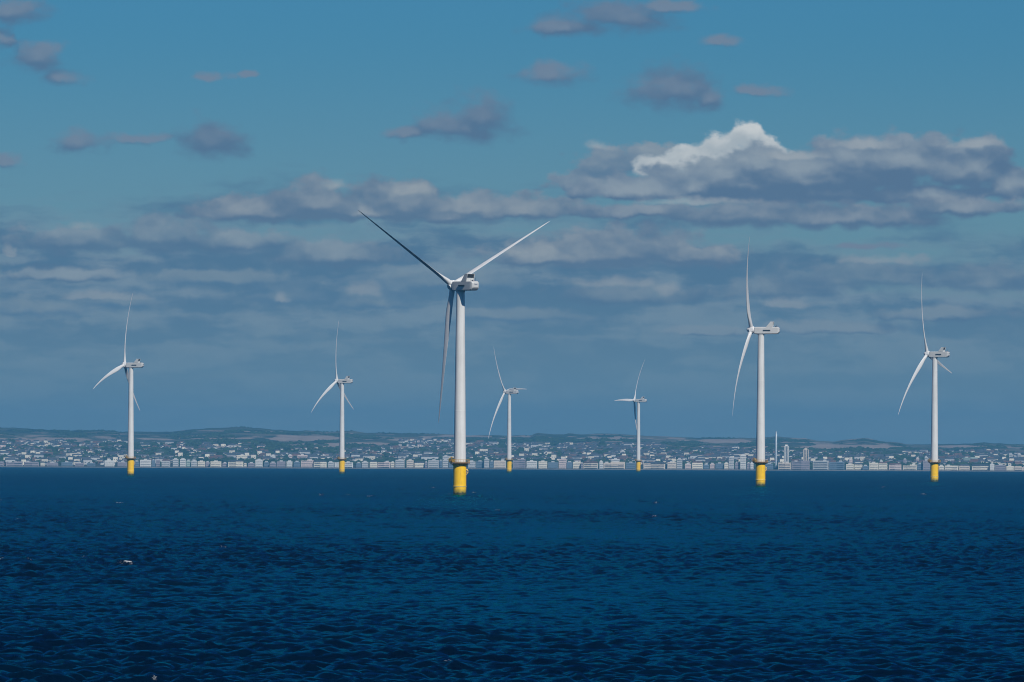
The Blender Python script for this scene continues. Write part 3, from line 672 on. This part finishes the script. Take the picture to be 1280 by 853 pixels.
# nacelle frame: +Y towards the hub, tower axis at 0, z from 0 = top of the tower
def m_nacelle():
    b = MB(); secs = []
    hw0, z0, z1 = 1.95, .25, 4.1
    def sec(y, w, a, t, ch=.35):
        return [(-w + ch, y, a), (w - ch, y, a), (w, y, a + ch), (w, y, t - ch), (w - ch, y, t), (-w + ch, y, t), (-w, y, t - ch), (-w, y, a + ch)]
    for y, w, a, t in ((3.7, 1.55, .55, 3.75), (3.2, 1.85, .3, 4.0), (2.0, hw0, z0, z1), (-3, hw0, z0, z1), (-8.3, hw0, z0, z1), (-9.2, 1.9, z0 + .25, z1 - .05), (-9.85, 1.7, z0 + .85, z1 - .35), (-10.15, 1.35, z0 + 1.35, z1 - .8)):
        secs.append(sec(y, w, a, t))
    b.loft(secs, 0, False)
    b.lathe([(1.75, -.25), (1.9, .05), (1.9, .3)], 32)
    return b.mesh('nacelle', GREY)
def m_fin(sx):
    b = MB(); x = sx * 1.83
    p = [(-2.9, 4.05), (-5.3, 6.95), (-7.0, 6.95), (-6.3, 4.05)]
    b.add([(x - .1, y, z) for y, z in p] + [(x + .1, y, z) for y, z in p], [(0, 1, 2, 3), (7, 6, 5, 4), (0, 4, 5, 1), (1, 5, 6, 2), (2, 6, 7, 3), (3, 7, 4, 0)])
    return b.mesh('fin', GREY)
def m_cooltop():
    b = MB(); b.box((0, -6.0, 6.92), (3.5, 1.9, .16)); b.box((0, -6.15, 4.75), (3.45, .25, 1.35)); return b.mesh('cooler_housing', GREY)
def m_rad():
    b = MB(); b.box((0, -6.25, 6.14), (3.4, .4, 1.35))
    for i in range(5): b.box((-1.5 + i * .75, -6.5, 6.14), (.07, .1, 1.35))
    return b.mesh('radiator', RAD)
def m_vent():
    b = MB(); 
    for sx in (-1, 1):
        b.box((sx * 2.12, -3.3, 2.3), (.36, 3.9, .5))
    return b.mesh('side_hood', DARK)
def m_mast():
    b = MB(); b.tube([(1.2, -8.4, 4.0), (1.2, -8.4, 5.3)], .05, 6); b.tube([(-1.2, -8.4, 4.0), (-1.2, -8.4, 5.0)], .05, 6); b.box((1.2, -8.4, 5.3), (.5, .12, .1)); b.box((0, -7.9, 4.3), (.5, .5, .45))
    return b.mesh('wind_sensor', DARK)
def m_spinner():
    b = MB(); b.lathe([(1.62, -1.75), (1.72, -.8), (1.72, .5), (1.55, 1.3), (1.15, 2.0), (.6, 2.45), (.05, 2.6)], 32)
    for k in range(3):
        a = 2 * math.pi * k / 3
        ax = Vector((math.sin(a), math.cos(a), 0)); o1 = Vector((math.cos(a), -math.sin(a), 0))
        ring = lambda r, h: [tuple(ax * h + r * (math.cos(t) * o1 + math.sin(t) * Vector((0, 0, 1)))) for t in [2 * math.pi * i / 20 for i in range(20)]]
        b.loft([ring(1.22, 1.0), ring(1.22, 1.95), ring(1.17, 2.0)])
    return b.mesh('hub', GEL)
def m_blade(bu, bt, pdeg):
    """root at the origin, span along +Z, upwind +Y, positive X the clockwise side seen from behind"""
    b = MB(); pc = R_(pdeg)
    st = [(.030, 2.15, 1, 0), (.055, 2.2, 1, 0), (.10, 2.7, .78, 11), (.15, 3.4, .52, 12), (.20, 3.75, .38, 11), (.27, 3.6, .31, 9), (.35, 3.2, .27, 7), (.45, 2.7, .24, 5), (.55, 2.25, .22, 3.5),
          (.65, 1.85, .2, 2.3), (.75, 1.5, .19, 1.2), (.85, 1.15, .18, .3), (.92, .88, .18, -.5), (.97, .6, .18, -1), (.995, .28, .18, -1), (1.0, .08, .3, -1)]
    secs = []
    for f, c_, th, tw in st:
        a = pc + (R_(tw) if pdeg > 0 else -R_(tw))
        le = Vector((-math.cos(a), -math.sin(a), 0)); fl = Vector((-math.sin(a), math.cos(a), 0))
        # overall sweep: tip 2.2 m upwind, belly 3 m out along the flap direction
        bulge = 4 * f * (1 - f)
        cen = Vector((0, 2.2 * f, 0)) + Vector((bt, bu, 0)) * bulge + Vector((0, 0, ROT * f))
        ring = []
        for i in range(20):
            t = 2 * math.pi * i / 20; cx = math.cos(t); sx = math.sin(t)
            rnd_ = max(0, min(1, (th - .4) / .6))
            c_2 = c_ * (.92 if pdeg < 0 else .86) if f > .06 else c_
            x = c_2 * (.5 * cx + (1 - rnd_) * .12)           # pitch axis near a third of the chord
            y = c_2 * th * .5 * sx * (rnd_ + (1 - rnd_) * (.62 + .38 * cx))
            ring.append(tuple(cen + le * x + fl * y))
        secs.append(ring)
    b.loft(secs); return b.mesh('blade', GEL)
def m_cone():
    b = MB(); b.lathe([(.1, 0), (.1, .25)], 8); return b.mesh('warning_lamp', RED)
fc = bpy.data.curves.new('lettering', 'FONT'); fc.body = 'Vestas'; fc.size = .62; fc.extrude = .02; fc.align_x = 'CENTER'; fc.align_y = 'CENTER'; fc.fill_mode = 'BOTH'
to = bpy.data.objects.new('lettering', fc); col.objects.link(to)
dg = bpy.context.evaluated_depsgraph_get(); LET = bpy.data.meshes.new_from_object(to.evaluated_get(dg)); LET.materials.clear(); LET.materials.append(BLUE)
bpy.data.objects.remove(to)

proto = empty('wind_turbine', (0, 0, 0))
link('foundation', m_base(), proto)
link('fender_ring', m_ring(), proto)
pl = link('platform', m_platform(), proto); link('railing', m_rail(), pl)
link('davit_crane', m_crane(), proto); link('cable_guide', m_hook(), proto); link('access_ladder', m_ladder(), proto)
link('tower', m_tower(), proto)
nac = link('nacelle', m_nacelle(), proto)
link('fin', m_fin(-1), nac); link('fin', m_fin(1), nac); link('cooler_housing', m_cooltop(), nac); link('radiator', m_rad(), nac)
link('side_hood', m_vent(), nac); link('wind_sensor', m_mast(), nac)
lt = link('lettering', LET, nac); lt.matrix_local = Matrix.Translation((0, -10.18, 2.75)) @ Matrix.Rotation(R_(90), 4, 'X')
link('warning_lamp', m_cone(), nac, (0, -9.0, 4.05))
link('hub', m_spinner(), proto)
BL = None
for k in range(3): link('blade', bpy.data.meshes.new('blade'), proto)
def copy_tree(o, parent=None):
    c_ = o.copy(); col.objects.link(c_)
    if parent: c_.parent = parent
    for ch in list(o.children): copy_tree(ch, c_)
    return c_
# frame x, distance, angle of the rotor axis off the line of sight, blade angle (clockwise from up)
T = [(575.4, 3433, 37, -58.5, 'largest and nearest wind turbine, its thick yellow base standing left of centre in the sea', 0),
     (164.3, 6516, 67, 9.5, 'wind turbine farthest to the left, white tower on a yellow base', .2),
     (428.0, 7800, 66.5, -2, 'wind turbine second from the left with one blade straight up', .1),
     (637.0, 8950, 63.5, -33, 'thin distant wind turbine close to the right of the largest one', .3),
     (798.5, 10104, 67, 28.7, 'smallest and most distant wind turbine with one blade level to the left', -.2),
     (951.2, 4611, 83, -27.5, 'second largest wind turbine, seen from its side, right of centre', 0),
     (1168.2, 5640, 69, -17, 'wind turbine farthest to the right on a yellow base', .1)]
for n_, (u, d, psi, th, lb, jr) in enumerate(T):
    o = proto if n_ == 0 else copy_tree(proto)
    x = d * math.tan((u - 640) / F); o.location = (x, d, -(x * x + d * d) / (2 * RE))
    o.rotation_euler = (0, 0, 0)
    tag(o, lb, 'wind turbine', 'wind turbines standing in the sea')
    yaw = R_(psi) - math.atan((u - 640) / F)
    Y = Matrix.Rotation(yaw, 4, 'Z')
    tilt = Matrix.Rotation(R_(5), 4, 'X')
    k = 0
    for ch in o.children:
        nm = ch.name.split('.')[0]
        if nm == 'nacelle': ch.matrix_local = Matrix.Translation((0, 0, TOPZ)) @ Y
        elif nm == 'hub': ch.matrix_local = Matrix.Translation((0, 0, HUBZ)) @ Y @ tilt @ Matrix.Translation((0, 5.3, 0)) @ Matrix.Rotation(R_(th), 4, 'Y') @ Matrix.Rotation(R_(-90), 4, 'X')
        elif nm == 'blade':
            ch.matrix_local = Matrix.Translation((0, 0, HUBZ)) @ Y @ tilt @ Matrix.Translation((0, 5.3, 0)) @ Matrix.Rotation(R_(th + 120 * k), 4, 'Y')
            ch.data = m_blade(.2 if n_ == 0 else 1.8, 0 if n_ == 0 else -0.9 * math.sin(R_(th + 120 * k)), -85 if n_ == 0 else (-9 if n_ == 5 and k == 0 else 6)); k += 1

# ------------------------------------------------------------------ the air
hz = MB(); x0, x1, y0, y1, z0, z1 = -20600, 20600, -20600, 29000, -70, 152
hz.box(((x0 + x1) / 2, (y0 + y1) / 2, (z0 + z1) / 2), (x1 - x0, y1 - y0, z1 - z0))
hm = bpy.data.materials.new('haze'); hm.use_nodes = True; N = NT(hm.node_tree)
pv = N.n('ShaderNodeVolumePrincipled'); pv.inputs['Color'].default_value = (0.13, 0.48, 0.84, 1); pv.inputs['Density'].default_value = 3.6e-5; pv.inputs['Anisotropy'].default_value = 0.0
ho = N.n('ShaderNodeOutputMaterial'); N.t.links.new(pv.outputs[0], ho.inputs['Volume'])
tag(link('haze', hz.mesh('haze', hm)), 'thin blue haze over the sea and the town', None, None, 'stuff')
